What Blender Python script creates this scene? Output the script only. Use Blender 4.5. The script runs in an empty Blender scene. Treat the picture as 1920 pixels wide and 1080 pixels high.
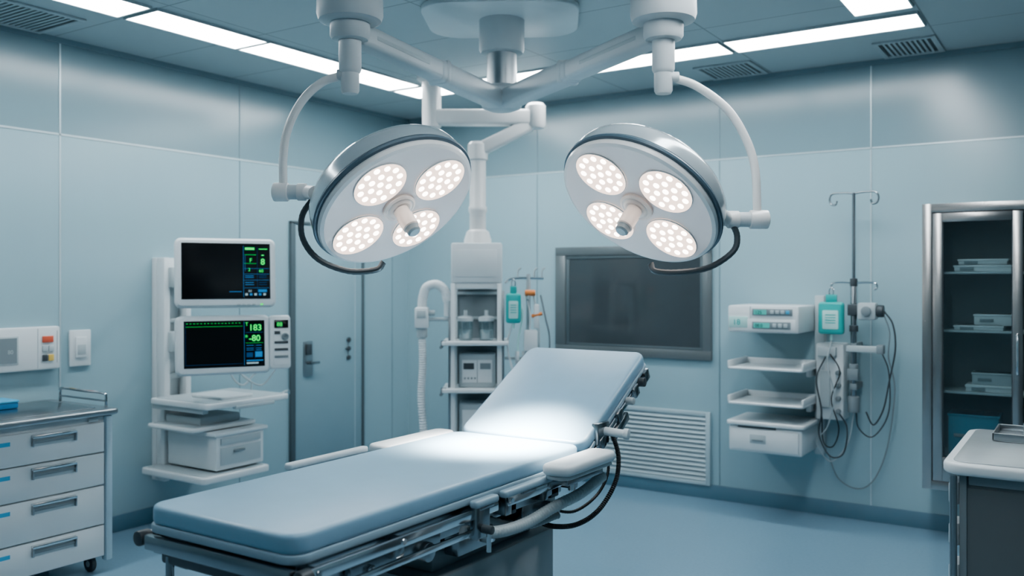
import bpy, bmesh, math, random
from mathutils import Matrix, Vector
random.seed(4)
SC = bpy.context.scene
COL = SC.collection
V = Vector
ID = Matrix.Identity(4)

# ------------------------------------------------------------------ materials
def mat(name, col, rough=0.45, metal=0.0, var=0.03, scale=6.0, bump=0.0, emis=None, estr=0.0, spec=0.5, coat=0.0, stretch=(1,1,1), rvar=0.01):
    m = bpy.data.materials.new(name); m.use_nodes = True
    nt = m.node_tree; b = nt.nodes['Principled BSDF']
    tc = nt.nodes.new('ShaderNodeTexCoord'); mp = nt.nodes.new('ShaderNodeMapping')
    mp.inputs['Scale'].default_value = stretch
    nz = nt.nodes.new('ShaderNodeTexNoise'); nz.inputs['Scale'].default_value = scale; nz.inputs['Detail'].default_value = 4
    nt.links.new(tc.outputs['Object'], mp.inputs[0]); nt.links.new(mp.outputs[0], nz.inputs['Vector'])
    cr = nt.nodes.new('ShaderNodeValToRGB')
    cr.color_ramp.elements[0].position = 0.3; cr.color_ramp.elements[1].position = 0.7
    cr.color_ramp.elements[0].color = (*[max(0, c*(1-var)) for c in col], 1)
    cr.color_ramp.elements[1].color = (*[min(1, c*(1+var)) for c in col], 1)
    nt.links.new(nz.outputs['Fac'], cr.inputs[0]); nt.links.new(cr.outputs[0], b.inputs['Base Color'])
    mr = nt.nodes.new('ShaderNodeMapRange')
    mr.inputs['To Min'].default_value = max(0.02, rough-rvar); mr.inputs['To Max'].default_value = min(1, rough+rvar)
    nt.links.new(nz.outputs['Fac'], mr.inputs['Value']); nt.links.new(mr.outputs[0], b.inputs['Roughness'])
    b.inputs['Metallic'].default_value = metal
    b.inputs['Specular IOR Level'].default_value = spec
    b.inputs['Coat Weight'].default_value = coat
    if bump:
        bp = nt.nodes.new('ShaderNodeBump'); bp.inputs['Strength'].default_value = bump; bp.inputs['Distance'].default_value = 0.01
        nt.links.new(nz.outputs['Fac'], bp.inputs['Height']); nt.links.new(bp.outputs[0], b.inputs['Normal'])
    if emis:
        b.inputs['Emission Color'].default_value = (*emis, 1); b.inputs['Emission Strength'].default_value = estr
    return m

def wall_mat():
    m = mat('wall_panel_paint', (0.355, 0.50, 0.55), 0.22, 0.0, 0.006, 3.0, rvar=0.012, spec=0.7, stretch=(6, 6, 0.4))
    nt = m.node_tree; b = nt.nodes['Principled BSDF']
    geo = nt.nodes.new('ShaderNodeNewGeometry'); sp = nt.nodes.new('ShaderNodeSeparateXYZ')
    nt.links.new(geo.outputs['Position'], sp.inputs[0])
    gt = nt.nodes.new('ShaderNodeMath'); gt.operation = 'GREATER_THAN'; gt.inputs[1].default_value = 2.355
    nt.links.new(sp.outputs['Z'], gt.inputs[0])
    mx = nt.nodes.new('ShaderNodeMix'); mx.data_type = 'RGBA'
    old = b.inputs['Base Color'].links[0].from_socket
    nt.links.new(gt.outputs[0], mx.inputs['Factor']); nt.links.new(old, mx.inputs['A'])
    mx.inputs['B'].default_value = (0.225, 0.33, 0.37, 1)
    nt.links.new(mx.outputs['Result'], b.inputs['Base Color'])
    return m

def ceiling_mat():
    m = mat('ceiling_panel', (0.5, 0.56, 0.58), 0.5, 0, 0.03, 2)
    nt = m.node_tree; b = nt.nodes['Principled BSDF']
    geo = nt.nodes.new('ShaderNodeNewGeometry')
    br = nt.nodes.new('ShaderNodeTexBrick'); br.offset = 0.0; br.inputs['Scale'].default_value = 1.0
    br.inputs['Brick Width'].default_value = 1.05; br.inputs['Row Height'].default_value = 0.62
    br.inputs['Mortar Size'].default_value = 0.005; br.inputs['Mortar Smooth'].default_value = 0.2
    br.inputs['Color1'].default_value = (0.48, 0.545, 0.565, 1); br.inputs['Color2'].default_value = (0.46, 0.525, 0.545, 1)
    br.inputs['Mortar'].default_value = (0.26, 0.30, 0.32, 1)
    mp = nt.nodes.new('ShaderNodeMapping'); mp.inputs['Location'].default_value = (0.0, 0.03, 0)
    nt.links.new(geo.outputs['Position'], mp.inputs[0]); nt.links.new(mp.outputs[0], br.inputs['Vector'])
    nt.links.new(br.outputs['Color'], b.inputs['Base Color'])
    return m

def emit(name, col, s):
    m = bpy.data.materials.new(name); m.use_nodes = True
    nt = m.node_tree; nt.nodes.clear()
    e = nt.nodes.new('ShaderNodeEmission'); o = nt.nodes.new('ShaderNodeOutputMaterial')
    e.inputs[0].default_value = (*col, 1); e.inputs[1].default_value = s
    nt.links.new(e.outputs[0], o.inputs[0]); return m

def glass_mat(name, col, amount=0.18, rough=0.03):
    m = bpy.data.materials.new(name); m.use_nodes = True
    nt = m.node_tree; nt.nodes.clear()
    t = nt.nodes.new('ShaderNodeBsdfTransparent'); g = nt.nodes.new('ShaderNodeBsdfGlossy'); x = nt.nodes.new('ShaderNodeMixShader')
    o = nt.nodes.new('ShaderNodeOutputMaterial'); t.inputs[0].default_value = (*col, 1); g.inputs['Roughness'].default_value = rough
    x.inputs[0].default_value = amount
    nt.links.new(t.outputs[0], x.inputs[1]); nt.links.new(g.outputs[0], x.inputs[2]); nt.links.new(x.outputs[0], o.inputs[0]); return m

WALL = wall_mat(); CEIL = ceiling_mat()
FLOOR = mat('floor_vinyl', (0.22, 0.345, 0.44), 0.15, 0, 0.03, 60)
BASEB = mat('baseboard_vinyl', (0.13, 0.23, 0.30), 0.4)
SEAM = mat('seam_strip', (0.58, 0.68, 0.71), 0.3, 0.3)
SEAMD = mat('seam_dark', (0.21, 0.30, 0.34), 0.5)
WHITE = mat('white_enamel', (0.72, 0.76, 0.775), 0.32, 0, 0.02)
LAMPW = mat('lamp_white', (0.80, 0.79, 0.78), 0.30, 0, 0.01, coat=0.2)
ARMW = mat('arm_white', (0.58, 0.62, 0.64), 0.36, 0, 0.005)
LGREY = mat('light_grey_plastic', (0.47, 0.53, 0.55), 0.4)
MGREY = mat('mid_grey_plastic', (0.23, 0.275, 0.295), 0.45)
PEDG = mat('pedestal_grey', (0.30, 0.35, 0.37), 0.38)
DGREY = mat('dark_grey_plastic', (0.06, 0.075, 0.085), 0.4)
BLACK = mat('black_rubber', (0.015, 0.018, 0.02), 0.45)
SCRN = mat('screen_glass', (0.003, 0.004, 0.005), 0.14, 0, 0.0)
STEEL = mat('brushed_steel', (0.42, 0.45, 0.47), 0.30, 1.0, 0.04, 8)
CABST = mat('cabinet_steel', (0.50, 0.485, 0.475), 0.27, 1.0, 0.04, 8)
CABIN = mat('cabinet_interior', (0.14, 0.155, 0.16), 0.4, 0.2)
STEELD = mat('dark_steel', (0.34, 0.37, 0.39), 0.24, 1.0, 0.04, 8)
CHROME = mat('chrome', (0.78, 0.80, 0.82), 0.12, 1.0, 0.02)
HOUS = mat('lamp_housing_silver', (0.54, 0.60, 0.63), 0.2, 0.35, 0.01, coat=0.5)
DRING = mat('lamp_gasket', (0.09, 0.14, 0.18), 0.4)
FACE = mat('lamp_face_white', (0.62, 0.59, 0.585), 0.40, 0, 0.01, emis=(1.0, 0.84, 0.79), estr=0.09)
HANDM = mat('handle_cream', (0.78, 0.69, 0.64), 0.35, 0, 0.01)
VINYL = mat('mattress_vinyl', (0.29, 0.46, 0.59), 0.30, 0, 0.02, 14, bump=0.03)
PADW = mat('pad_vinyl_pale', (0.58, 0.645, 0.68), 0.36, 0, 0.02)
BAND = mat('mattress_band', (0.33, 0.45, 0.53), 0.36, 0, 0.02)
CARTB = mat('cart_pale_blue', (0.50, 0.63, 0.70), 0.35)
BLUE = mat('blue_plastic', (0.03, 0.20, 0.42), 0.35)
BLUEL = mat('blue_label', (0.10, 0.42, 0.65), 0.4)
TEAL = mat('teal_fluid', (0.06, 0.44, 0.42), 0.25, 0, 0.05)
TEALL = mat('teal_label', (0.48, 0.74, 0.71), 0.4)
ORANGE = mat('orange_plastic', (0.75, 0.25, 0.08), 0.4)
RED = mat('red_button', (0.70, 0.14, 0.08), 0.4)
YEL = mat('amber_button', (0.75, 0.52, 0.15), 0.4)
LCD = mat('lcd_panel', (0.10, 0.30, 0.30), 0.2, emis=(0.15, 0.8, 0.65), estr=0.25)
BOXBL = mat('storage_blue', (0.09, 0.25, 0.35), 0.4)
WIND = mat('window_dark_glass', (0.06, 0.075, 0.083), 0.08, 0, 0.05, 3.0, rvar=0.0, spec=0.8)
WFRAME = mat('window_frame_grey', (0.19, 0.215, 0.225), 0.32, 0.4)
DOORM = mat('door_paint', (0.31, 0.44, 0.49), 0.28, 0, 0.01, rvar=0.01)
DJAMB = mat('door_gasket', (0.10, 0.135, 0.15), 0.42)
GRILLE = mat('grille_paint', (0.48, 0.58, 0.62), 0.4)
CARTDK = mat('counter_body_grey', (0.15, 0.17, 0.18), 0.30, 0.2)
COUNT = mat('counter_inset_grey', (0.42, 0.46, 0.48), 0.25, 0.3)
STRIP = emit('ceiling_diffuser_light', (0.92, 0.975, 1.0), 14.5)
PODG = emit('pod_lens_glow', (1.0, 0.79, 0.68), 2.0)
LED = emit('led_light', (1.0, 0.90, 0.82), 8.0)
GREEN = emit('screen_green', (0.05, 1.0, 0.18), 1.1)
SBLUE = emit('screen_blue', (0.05, 0.25, 0.60), 0.8)
SBLUED = emit('screen_blue_dim', (0.01, 0.07, 0.2), 0.8)
SWHITE = emit('screen_white', (0.5, 0.75, 0.85), 0.6)
GLASS = glass_mat('cabinet_glass', (0.80, 0.86, 0.87), 0.10)
JAR = glass_mat('clear_plastic', (0.80, 0.90, 0.92), 0.25, 0.1)

# ------------------------------------------------------------------ mesh builder
def frame(origin, x, y, z):
    x, y, z = V(x).normalized(), V(y).normalized(), V(z).normalized()
    m = Matrix((x, y, z)).transposed().to_4x4(); m.translation = V(origin); return m

def catmull(pts, n=8):
    pts = [V(p) for p in pts]
    if len(pts) < 3: 
        return [pts[0].lerp(pts[-1], i/n) for i in range(n+1)]
    P = [pts[0]*2-pts[1]] + pts + [pts[-1]*2-pts[-2]]
    out = []
    for i in range(1, len(P)-2):
        p0, p1, p2, p3 = P[i-1:i+3]
        for k in range(n):
            t = k/n
            out.append(0.5*((2*p1)+(p2-p0)*t+(2*p0-5*p1+4*p2-p3)*t*t+(3*p1-p0-3*p2+p3)*t**3))
    out.append(P[-2]); return out

class MB:
    def __init__(s, xf=None):
        s.bm = bmesh.new(); s.xf = xf.copy() if xf else ID.copy(); s.mats = []
    def _add(s, t, m):
        if m not in s.mats: s.mats.append(m)
        i = s.mats.index(m)
        for f in t.faces: f.material_index = i
        bmesh.ops.recalc_face_normals(t, faces=t.faces)
        t.transform(s.xf)
        me = bpy.data.meshes.new('tmp'); t.to_mesh(me); t.free(); s.bm.from_mesh(me); bpy.data.meshes.remove(me)
        return s
    def box(s, lo, hi, m, bev=0.003, M=None, seg=2):
        lo, hi = V(lo), V(hi)
        lo, hi = V([min(a, b) for a, b in zip(lo, hi)]), V([max(a, b) for a, b in zip(lo, hi)])
        t = bmesh.new(); bmesh.ops.create_cube(t, size=1)
        sz = hi-lo
        bmesh.ops.scale(t, vec=sz, verts=t.verts)
        bev = min(bev, min(sz)*0.45)
        if bev > 0: bmesh.ops.bevel(t, geom=t.edges[:], offset=bev, segments=seg, affect='EDGES', profile=0.5)
        bmesh.ops.translate(t, vec=(lo+hi)/2, verts=t.verts)
        if M: t.transform(M)
        return s._add(t, m)
    def cyl(s, p0, p1, r, m, r2=None, seg=24, bev=0.0):
        p0, p1 = V(p0), V(p1); d = p1-p0; L = d.length
        t = bmesh.new(); bmesh.ops.create_cone(t, cap_ends=True, segments=seg, radius1=r, radius2=r if r2 is None else r2, depth=L)
        if bev:
            ed = [e for e in t.edges if abs(e.verts[0].co.z-e.verts[1].co.z) < 1e-6]
            bmesh.ops.bevel(t, geom=ed, offset=bev, segments=2, affect='EDGES', profile=0.5)
        t.transform(Matrix.Translation((p0+p1)/2) @ d.to_track_quat('Z', 'Y').to_matrix().to_4x4())
        return s._add(t, m)
    def sph(s, c, r, m, sc=(1, 1, 1), seg=16):
        t = bmesh.new(); bmesh.ops.create_uvsphere(t, u_segments=seg, v_segments=seg//2, radius=r)
        bmesh.ops.scale(t, vec=V(sc), verts=t.verts); bmesh.ops.translate(t, vec=V(c), verts=t.verts)
        return s._add(t, m)
    def tube(s, pts, r, m, n=8, seg=10, smooth=True, rib=None):
        P = catmull(pts, n) if smooth else [V(p) for p in pts]
        t = bmesh.new(); rings = []
        T = [(P[min(i+1, len(P)-1)]-P[max(i-1, 0)]).normalized() for i in range(len(P))]
        up = V((0, 0, 1)) if abs(T[0].z) < 0.9 else V((1, 0, 0))
        nrm = T[0].cross(up).normalized()
        for i, p in enumerate(P):
            nrm = (nrm-T[i]*nrm.dot(T[i])).normalized(); b = T[i].cross(nrm)
            rr = r*(1 if rib is None or i % 2 == 0 else rib)
            rings.append([t.verts.new(p+(nrm*math.cos(2*math.pi*k/seg)+b*math.sin(2*math.pi*k/seg))*rr) for k in range(seg)])
        for a, b in zip(rings, rings[1:]):
            for k in range(seg): t.faces.new((a[k], a[(k+1) % seg], b[(k+1) % seg], b[k]))
        t.faces.new(rings[0][::-1]); t.faces.new(rings[-1])
        return s._add(t, m)
    def lathe(s, prof, m, M=None, seg=48):
        t = bmesh.new(); rings = []
        for r, z in prof:
            if r < 1e-5: rings.append([t.verts.new((0, 0, z))])
            else: rings.append([t.verts.new((r*math.cos(2*math.pi*k/seg), r*math.sin(2*math.pi*k/seg), z)) for k in range(seg)])
        for a, b in zip(rings, rings[1:]):
            for k in range(seg):
                k2 = (k+1) % seg
                if len(a) == 1 and len(b) == 1: continue
                if len(a) == 1: t.faces.new((a[0], b[k2], b[k]))
                elif len(b) == 1: t.faces.new((a[k], a[k2], b[0]))
                else: t.faces.new((a[k], a[k2], b[k2], b[k]))
        if M: t.transform(M)
        return s._add(t, m)
    def slab(s, w, h, z0, z1, m, rad=0.03, bev=0.01, M=None, c=(0, 0), seg=5, bseg=3):
        t = bmesh.new(); vs = []
        rad = min(rad, w/2-1e-4, h/2-1e-4)
        for (sx, sy, a0) in ((1, 1, 0), (-1, 1, 90), (-1, -1, 180), (1, -1, 270)):
            for k in range(seg+1):
                a = math.radians(a0+90*k/seg)
                vs.append(t.verts.new((c[0]+sx*(w/2-rad)+rad*math.cos(a), c[1]+sy*(h/2-rad)+rad*math.sin(a), z0)))
        f = t.faces.new(vs)
        r = bmesh.ops.extrude_face_region(t, geom=[f])
        bmesh.ops.translate(t, vec=(0, 0, z1-z0), verts=[g for g in r['geom'] if isinstance(g, bmesh.types.BMVert)])
        if bev:
            ed = [e for e in t.edges if abs(e.verts[0].co.z-e.verts[1].co.z) < 1e-6]
            bmesh.ops.bevel(t, geom=ed, offset=min(bev, abs(z1-z0)*0.45), segments=bseg, affect='EDGES', profile=0.5)
        if M: t.transform(M)
        return s._add(t, m)
    def text(s, body, size, M, m, ext=0.0006, align='LEFT', bold=0.0):
        c = bpy.data.curves.new('t', 'FONT'); c.body = body; c.size = size; c.extrude = ext; c.align_x = align; c.offset = bold
        o = bpy.data.objects.new('t', c); COL.objects.link(o); bpy.context.view_layer.update()
        me = bpy.data.meshes.new_from_object(o.evaluated_get(bpy.context.evaluated_depsgraph_get()))
        t = bmesh.new(); t.from_mesh(me); t.transform(M)
        bpy.data.objects.remove(o); bpy.data.meshes.remove(me); bpy.data.curves.remove(c)
        return s._add(t, m)
    def done(s, name, parent=None, label=None, cat=None, kind=None, loc=None, group=None):
        me = bpy.data.meshes.new(name)
        if parent is not None: o0 = V(parent['_o'])
        else: o0 = V(loc) if loc is not None else V((0, 0, 0))
        s.bm.transform(Matrix.Translation(-o0))
        s.bm.to_mesh(me); s.bm.free()
        for m in s.mats: me.materials.append(m)
        me.shade_smooth(); me.set_sharp_from_angle(angle=math.radians(35))
        o = bpy.data.objects.new(name, me); COL.objects.link(o)
        if parent is not None: o.parent = parent; o['_o'] = tuple(o0)
        else: o.location = o0; o['_o'] = tuple(o0)
        if label: o['label'] = label
        if cat: o['category'] = cat
        if kind: o['kind'] = kind
        if group: o['group'] = group
        return o

def thing(name, loc, label, cat, group=None):
    e = bpy.data.objects.new(name, None); e.empty_display_size = 0.1; COL.objects.link(e)
    e.location = loc; e['_o'] = tuple(loc); e['label'] = label; e['category'] = cat
    if group: e['group'] = group
    return e

# ------------------------------------------------------------------ room shell
H = 2.9; X1 = 7.5; Y0 = -8.0
MB().box((-0.1, Y0-0.1, -0.1), (X1+0.1, 0.1, 0), FLOOR, 0).done('floor', kind='structure')
MB().box((-0.1, Y0-0.1, H), (X1+0.1, 0.1, H+0.1), CEIL, 0).done('ceiling', kind='structure')
MB().box((-0.1, Y0, 0), (0, 0, H), WALL, 0).done('wall_left', kind='structure')
MB().box((-0.1, 0, 0), (X1+0.1, 0.1, H), WALL, 0).done('wall_back', kind='structure')
MB().box((X1, Y0, 0), (X1+0.1, 0, H), WALL, 0).done('wall_right', kind='structure')
MB().box((-0.1, Y0-0.1, 0), (X1+0.1, Y0, H), WALL, 0).done('wall_front', kind='structure')
MB().box((0, Y0, 0), (0.012, -1.36, 0.10), BASEB, 0.003).box((0, -0.58, 0), (0.012, 0, 0.10), BASEB, 0.003).done('baseboard_left', kind='structure')
MB().box((0, -0.012, 0), (X1, 0, 0.10), BASEB, 0.003).done('baseboard_back', kind='structure')
n = 1
def trim(lo, hi, m):
    global n
    MB().box(lo, hi, m, 0).done('trim_%d' % n, kind='structure'); n += 1
trim((0, Y0, 2.345), (0.004, 0, 2.357), SEAM)
trim((0.0, -0.004, 2.347), (X1, 0, 2.357), SEAM)
for y in (-3.09, -4.6): trim((0, y-0.005, 0.1), (0.004, y+0.005, H), SEAM)
for y in (-1.81, -0.21): trim((0, y-0.003, 0.1), (0.003, y+0.003, H), SEAMD)
for x in (3.77, 5.4): trim((x-0.004, -0.004, 0.1), (x+0.004, 0, H), SEAM)
for x in (1.303, 2.78): trim((x-0.003, -0.003, 0.1), (x+0.003, 0, H), SEAMD)
trim((0, Y0, 2.87), (0.02, 0, 2.9), SEAMD); trim((0, -0.02, 2.87), (X1, 0, 2.9), SEAMD)

# door_1 on the left wall
d = MB()
d.box((0, -1.36, 0), (0.03, -1.32, 1.95), DJAMB, 0.003).box((0, -0.605, 0), (0.03, -0.58, 1.95), DJAMB, 0.003).box((0, -1.36, 1.935), (0.03, -0.58, 1.955), DJAMB, 0.003)
d.box((0, -1.32, 0.012), (0.02, -0.605, 1.935), DOORM, 0.003)
d.box((0.018, -0.685, 0.012), (0.023, -0.68, 1.925), SEAM, 0)
door = d.done('door_1', kind='structure')
h = MB()
h.box((0.02, -1.24, 0.80), (0.032, -1.15, 1.06), STEEL, 0.004)
h.box((0.032, -1.225, 0.96), (0.046, -1.17, 1.04), DGREY, 0.004).cyl((0.03, -1.2, 0.90), (0.065, -1.2, 0.90), 0.011, DGREY).box((0.055, -1.205, 0.89), (0.07, -1.11, 0.91), STEELD, 0.004)
h.done('door_handle', door)
h = MB()
for z in (1.05, 0.98, 0.91): h.cyl((0.02, -0.76, z), (0.036, -0.76, z), 0.018, DGREY, bev=0.003)
h.box((0.03, -0.80, 0.974), (0.042, -0.75, 0.986), DGREY, 0.003).box((0.0201, -0.765, 0.92), (0.024, -0.755, 1.04), MGREY, 0.0)
h.done('door_lock', door)

# window_1 on the back wall
w = MB()
for lo, hi in (((1.48, 1.705), (2.73, 1.77)), ((1.48, 0.96), (2.73, 1.025)), ((1.48, 1.025), (1.57, 1.705)), ((2.665, 1.025), (2.73, 1.705))):
    w.box((lo[0], -0.025, lo[1]), (hi[0], 0, hi[1]), WFRAME, 0.003)
for lo, hi in (((1.57, 1.68), (2.665, 1.705)), ((1.57, 1.025), (2.665, 1.045)), ((1.57, 1.045), (1.60, 1.68)), ((2.645, 1.045), (2.665, 1.68))):
    w.box((lo[0], -0.018, lo[1]), (hi[0], 0, hi[1]), DJAMB, 0.002)
win = w.done('window_1', kind='structure')
MB().box((1.60, -0.012, 1.045), (2.645, -0.002, 1.68), WIND, 0).done('window_pane', win)

# wall grille
g = MB(); 
g.box((1.88, -0.02, 0.09), (1.915, 0, 0.60), GRILLE).box((2.685, -0.02, 0.09), (2.72, 0, 0.60), GRILLE).box((1.915, -0.02, 0.09), (2.685, 0, 0.12), GRILLE).box((1.915, -0.02, 0.57), (2.685, 0, 0.60), GRILLE)
g.box((1.915, -0.004, 0.12), (2.685, -0.001, 0.57), LGREY, 0)
for i in range(14):
    z = 0.130+i*0.0322
    g.box((1.915, -0.013, -0.003), (2.685, 0.013, 0.003), GRILLE, 0, M=Matrix.Translation((0, -0.012, z+0.005)) @ Matrix.Rotation(math.radians(58), 4, 'X'))
g.done('wall_vent', label='white louvred return air grille low on wall', cat='vent', loc=(2.3, 0, 0.09))

# ------------------------------------------------------------------ ceiling lights and vents
def clight(x0, x1, y0, y1):
    c = ((x0+x1)/2, (y0+y1)/2, H)
    t = thing('ceiling_light', c, 'flush white glowing ceiling light panel in metal ceiling', 'light', 'ceiling light panels')
    b = 0.008; f = MB()
    f.box((x0, y0, H-0.014), (x0+b, y1, H), LGREY, 0.001).box((x1-b, y0, H-0.014), (x1, y1, H), LGREY, 0.001)
    f.box((x0+b, y0, H-0.014), (x1-b, y0+b, H), LGREY, 0.001).box((x0+b, y1-b, H-0.014), (x1-b, y1, H), LGREY, 0.001)
    f.done('frame', t)
    MB().box((x0+b, y0+b, H-0.010), (x1-b, y1-b, H-0.002), STRIP, 0).done('diffuser', t)
for a in ((0.68, 0.97, -5.9, -4.57), (0.68, 0.97, -4.56, -3.17), (0.68, 0.97, -3.14, -2.41), (0.68, 0.97, -2.40, -1.03), (0.68, 1.06, -1.0, -0.69),
          (1.07, 2.09, -0.98, -0.70), (2.10, 3.13, -0.98, -0.70), (3.15, 4.19, -0.98, -0.70),
          (3.90, 4.19, -2.45, -1.09), (3.90, 4.19, -3.85, -2.48), (3.90, 4.19, -5.3, -3.9)):
    clight(*a)
def cvent(x0, x1, y0, y1, along):
    v = MB(); b = 0.03
    v.box((x0, y0, H-0.012), (x0+b, y1, H), LGREY, 0.002).box((x1-b, y0, H-0.012), (x1, y1, H), LGREY, 0.002)
    v.box((x0+b, y0, H-0.012), (x1-b, y0+b, H), LGREY, 0.002).box((x0+b, y1-b, H-0.012), (x1-b, y1, H), LGREY, 0.002)
    v.box((x0+b, y0+b, H-0.003), (x1-b, y1-b, H-0.001), DGREY, 0)
    L = (x1-x0-2*b) if along == 'y' else (y1-y0-2*b); k = int(L/0.028)
    for i in range(1, k):
        if along == 'y': x = x0+b+L*i/k; v.box((x-0.007, y0+b, H-0.010), (x+0.007, y1-b, H-0.002), LGREY, 0)
        else: y = y0+b+L*i/k; v.box((x0+b, y-0.007, H-0.010), (x1-b, y+0.007, H-0.002), LGREY, 0)
    v.done('ceiling_vent', label='grey slotted square air vent in ceiling', cat='vent', loc=((x0+x1)/2, (y0+y1)/2, H), group='ceiling air vents')
cvent(0.03, 0.48, -3.75, -3.22, 'x'); cvent(2.76, 3.14, -0.45, -0.06, 'y'); cvent(3.86, 4.20, -0.45, -0.05, 'y')

# ------------------------------------------------------------------ ceiling mount with arms
CB = V((2.36, -2.08, 0)); HL = V((2.50, -3.36, 0)); HR = V((3.53, -2.69, 0))
mt = thing('surgical_light_mount', (2.36, -2.08, H), 'white ceiling mount with central column and two angled arms', 'ceiling mount')
p = MB(Matrix.Translation((CB.x, CB.y, 0)) @ Matrix.Rotation(math.radians(30), 4, 'Z'))
p.slab(0.80, 0.66, H-0.03, H-0.0005, WHITE, rad=0.18, bev=0.006, seg=6)
p.done('ceiling_plate', mt)
p = MB(Matrix.Translation((CB.x, CB.y, 0)))
p.lathe([(0, 2.872), (0.118, 2.872), (0.118, 2.72), (0.110, 2.70), (0.09, 2.695), (0.0, 2.695)], ARMW, seg=40)
p.lathe([(0.078, 2.70), (0.078, 2.50), (0, 2.50)], STEEL, seg=32)
p.done('column', mt)
p = MB(Matrix.Translation((CB.x, CB.y, 0)))
p.lathe([(0, 2.53), (0.085, 2.53), (0.105, 2.51), (0.11, 2.44), (0.10, 2.415), (0.06, 2.40), (0, 2.40)], ARMW, seg=40)
p.done('hub', mt)
def arm(a, b):
    a = V((a.x, a.y, 2.455)); b = V((b.x, b.y, 2.50)); d = (b-a); L = d.length; x = d.normalized(); y = V((0, 0, 1)).cross(x)
    M = frame(a, x, y, x.cross(y)); p = MB(M)
    p.box((0.06, -0.05, -0.055), (L*0.52, 0.05, 0.045), ARMW, 0.022, seg=4)
    p.box((L*0.48, -0.045, -0.048), (L-0.04, 0.045, 0.04), ARMW, 0.018, seg=4)
    p.box((L*0.465, -0.056, -0.06), (L*0.49, 0.056, 0.05), ARMW, 0.02, seg=4)
    p.box((L*0.6, -0.0465, -0.012), (L-0.12, 0.0465, 0.006), LGREY, 0.003)
    p.done('arm', mt)
arm(CB, HL); arm(CB, HR)
for hub in (HL, HR):
    p = MB(Matrix.Translation((hub.x, hub.y, 0)))
    p.lathe([(0, 2.90), (0.135, 2.90), (0.135, 2.86), (0.105, 2.84), (0.105, 2.67), (0.128, 2.655), (0.130, 2.56), (0.122, 2.535), (0.108, 2.53), (0.10, 2.525), (0, 2.525)], ARMW, seg=40)
    p.lathe([(0.0, 2.53), (0.078, 2.53), (0.078, 2.475), (0.070, 2.462), (0.045, 2.458), (0, 2.458)], ARMW, seg=40)
    p.box((-0.05, -0.09, 2.538), (0.05, -0.05, 2.552), LGREY, 0.003)
    p.done('swivel_hub', mt)

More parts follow.
